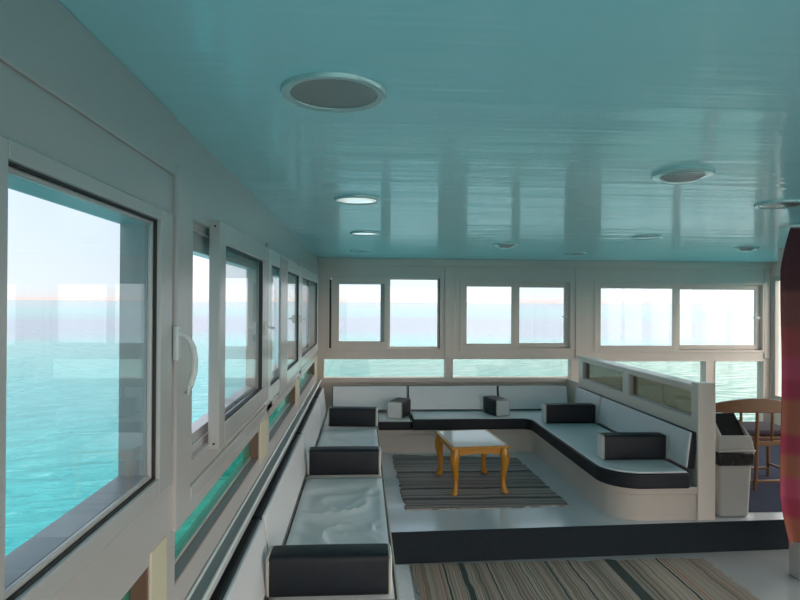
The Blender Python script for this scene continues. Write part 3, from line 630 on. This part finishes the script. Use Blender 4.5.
# raised side cheeks of the lid and the flap swung open between them
for s in (-1, 1):
    bm = bmesh.new()
    x0 = s * 0.105; pts = [(-0.095, 0.572), (0.095, 0.572), (0.035, 0.665), (-0.005, 0.665)]
    A = [bm.verts.new((x0 - s * 0.012, y, z)) for y, z in pts]; C2 = [bm.verts.new((x0 + s * 0.008 - s * 0.02 * (z > .6), y, z)) for y, z in pts]
    bm.faces.new(A); bm.faces.new(C2[::-1])
    for i in range(4): bm.faces.new((A[i], A[(i + 1) % 4], C2[(i + 1) % 4], C2[i]))
    link('lid_cheek', bm, BINW, B)
bm = bmesh.new(); v = [(-0.088, -0.085, 0.578), (0.075, -0.085, 0.578), (0.095, 0.06, 0.705), (-0.070, 0.06, 0.705)]
lo = [bm.verts.new(p) for p in v]; hi = [bm.verts.new((p[0], p[1] + .014, p[2] - .014)) for p in v]
bm.faces.new(lo); bm.faces.new(hi[::-1])
for i in range(4): bm.faces.new((lo[i], lo[(i + 1) % 4], hi[(i + 1) % 4], hi[i]))
fl = link('flap', bm, DARKP, B); fl['label'] = 'dark flap swung open'

# ------------------------------------------------------------------ wooden chair behind the bin
CH = thing('wooden_settee', 'orange-brown wooden settee seen from behind with arched back rail, beyond the bin', 'settee', (3.14, 4.52, 0.0075))
def arched_rail(x0, x1, zb, zt0, rise, y0, y1):
    bm = bmesh.new(); N = 20; up, dn = [], []
    for i in range(N + 1):
        u = -1 + 2 * i / N; x = x0 + (x1 - x0) * i / N; up.append((x, zt0 + rise * (1 - u * u))); dn.append((x, zb))
    pts = up + dn[::-1]; bow = lambda x: 0.05 * (1 - (2 * (x - x0) / (x1 - x0) - 1) ** 2)
    A = [bm.verts.new((x, y0 - bow(x) + 0.05, z)) for x, z in pts]; C2 = [bm.verts.new((x, y1 - bow(x) + 0.05, z)) for x, z in pts]; n = len(pts)
    for i in range(N):
        for Q in (A, C2): bm.faces.new((Q[i], Q[i + 1], Q[n - 2 - i], Q[n - 1 - i]))
    for i in range(n): bm.faces.new((A[i], A[(i + 1) % n], C2[(i + 1) % n], C2[i]))
    return bm
link('back_rail', arched_rail(-0.43, 0.43, 0.625, 0.668, 0.072, -0.012, 0.016), CHAIRW, CH, bevel=0.005)
link('seat_rail', arched_rail(-0.41, 0.41, 0.36, 0.40, 0.0, 0.0, 0.03), CHAIRW, CH, bevel=0.004)
bm = bmesh.new(); prism(bm, [(-0.42, 0.04), (0.42, 0.04), (0.43, 0.40), (0.36, 0.46), (-0.36, 0.46), (-0.43, 0.40)], 0.40, 0.425); link('seat', bm, CHAIRW, CH, bevel=0.008)
bm = bmesh.new(); prism(bm, [(-0.40, 0.07), (0.40, 0.07), (0.40, 0.39), (0.34, 0.44), (-0.34, 0.44), (-0.40, 0.39)], 0.425, 0.47); link('seat_pad', bm, SEATUP, CH, bevel=0.018, seg=3)
for x, y in ((-0.39, 0.035), (0.0, -0.005), (0.39, 0.035), (-0.38, 0.40), (0.38, 0.40)):
    bm = bmesh.new()
    if y < 0.3: tube(bm, [(x, y + 0.03, 0.0), (x, y + 0.012, 0.2), (x, y + 0.005, 0.42), (x, y, 0.55), (x, y, 0.635)], [0.013, 0.016, 0.017, 0.014, 0.012], 10, flatz=0.0005)
    else: tube(bm, [(x, y, 0.0), (x, y, 0.2), (x, y, 0.405)], [0.013, 0.017, 0.017], 10, flatz=0.0005)
    link('leg', bm, CHAIRW, CH, smooth=True)
for x in (-0.26, -0.13, 0.13, 0.26):
    y = 0.035 - 0.05 * (1 - (x / 0.43) ** 2) + 0.012
    bm = bmesh.new(); tube(bm, [(x, y + .008, 0.39), (x, y, 0.52), (x, y, 0.635)], [0.009, 0.013, 0.010], 8); link('spindle', bm, CHAIRW, CH, smooth=True)
bm = bmesh.new(); box(bm, -0.39, 0.39, 0.026, 0.046, 0.058, 0.080); link('stretcher', bm, CHAIRW, CH, bevel=0.004)
bm = bmesh.new(); box(bm, -0.38, 0.38, 0.39, 0.41, 0.058, 0.080); link('stretcher', bm, CHAIRW, CH, bevel=0.004)
for x in (-0.385, 0.385):
    bm = bmesh.new(); box(bm, x - .009, x + .009, 0.05, 0.40, 0.10, 0.12); link('stretcher', bm, CHAIRW, CH, bevel=0.004)

# ------------------------------------------------------------------ pillar and curtain
bm = bmesh.new(); box(bm, 2.69, 2.85, 3.47, 3.57, ZN, ZC); struct('column', bm, WHITE, 'white column behind the red striped curtain', 'column', bevel=0.008)
CU = thing('curtain', 'red and orange striped curtain hanging from the ceiling in front of the column', 'curtain', (2.805, 3.36, 0.0))
def curtain():
    bm = bmesh.new(); nu, nv = 90, 44; g = []
    for j in range(nv + 1):
        v = j / nv; z = 0.06 + v * (1.965 - 0.06); row = []
        left = -0.305 + 0.05 * max(0, (0.16 - v) / 0.16) ** 1.5 + 0.055 * max(0, (v - 0.86) / 0.14) ** 1.3 
        for i in range(nu + 1):
            u = i / nu; x = left + u * (0.62 - left)
            y = 0.028 * math.sin(u * 38 + 0.6 * math.sin(v * 3)) * (0.55 + 0.45 * (1 - v)) + 0.012 * math.sin(u * 17 + v * 2) + 0.01 * math.sin(v * 9 + u * 4)
            row.append(bm.verts.new((x, y, z + 0.012 * math.sin(u * 20) * (1 - v))))
        g.append(row)
    for j in range(nv):
        for i in range(nu): bm.faces.new((g[j][i], g[j][i + 1], g[j + 1][i + 1], g[j + 1][i]))
    bmesh.ops.recalc_face_normals(bm, faces=bm.faces)
    bmesh.ops.solidify(bm, geom=bm.faces[:], thickness=0.004)
    return bm
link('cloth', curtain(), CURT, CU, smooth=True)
bm = bmesh.new(); tube(bm, [(-0.27, 0, 1.968), (0.64, 0, 1.968)], 0.010, 10); link('rod', bm, RAIL, CU, smooth=True)

# ------------------------------------------------------------------ ceiling lamps
def lamp_flush(label, x, y, r, lens, deep=False):
    o = thing('ceiling_light', label, 'ceiling light', (x, y, ZC), 0, 'round lamps in the ceiling')
    bm = bmesh.new(); lathe(bm, [(r * 0.80, 0.0), (r, 0.0), (r, -0.004), (r * 0.97, -0.010), (r * 0.90, -0.012), (r * 0.82, -0.008)], 48, True); link('trim_ring', bm, CHROME, o, smooth=True)
    bm = bmesh.new()
    if deep: lathe(bm, [(r * 0.81, -0.001), (r * 0.81, -0.0065), (r * 0.5, -0.0055), (r * .05, -0.005)], 48)
    else: lathe(bm, [(r * 0.81, -0.001), (r * 0.81, -0.008), (r * 0.6, -0.0105), (r * 0.05, -0.012)], 48)
    link('lens', bm, lens, o, smooth=True)
def lamp_dome(label, x, y, r):
    o = thing('ceiling_light', label, 'ceiling light', (x, y, ZC), 0, 'round lamps in the ceiling')
    bm = bmesh.new(); lathe(bm, [(r * 0.7, 0.0), (r, 0.0), (r, -0.006), (r * 0.95, -0.012), (r * 0.72, -0.014)], 48, True); link('trim_ring', bm, CHROME, o, smooth=True)
    bm = bmesh.new(); lathe(bm, [(r * 0.74, -0.006), (r * 0.72, -0.016), (r * 0.55, -0.028), (r * 0.3, -0.035), (r * 0.03, -0.037)], 40); link('dome', bm, LENS, o, smooth=True)
lamp_flush('largest round ceiling lamp, nearest the camera, with a dull grey reflector', -0.07, 1.37, 0.122, REFL, True)
lamp_flush('second round ceiling lamp of the row along the windows, with a bright white lens', -0.03, 2.79, 0.110, LENSW)
lamp_flush('third round ceiling lamp of the row along the windows, with a bright white lens', 0.01, 4.15, 0.105, LENSW)
lamp_flush('farthest round ceiling lamp of the row along the windows, near the end wall', -0.02, 5.58, 0.105, REFL)
lamp_dome('domed ceiling lamp over the coffee table', 1.18, 4.84, 0.10)
lamp_dome('domed ceiling lamp nearest the camera over the long striped rug', 1.18, 2.12, 0.108)
lamp_flush('flat ceiling lamp near the end wall over the corner of the bench', 2.06, 5.62, 0.105, REFL)
lamp_flush('flat ceiling lamp over the end of the partition bench', 2.06, 4.17, 0.105, REFL)
lamp_dome('domed ceiling lamp beyond the partition near the wide window', 3.28, 4.86, 0.10)
lamp_flush('ceiling lamp above the step near the top of the curtain', 2.0, 2.72, 0.108, REFL)
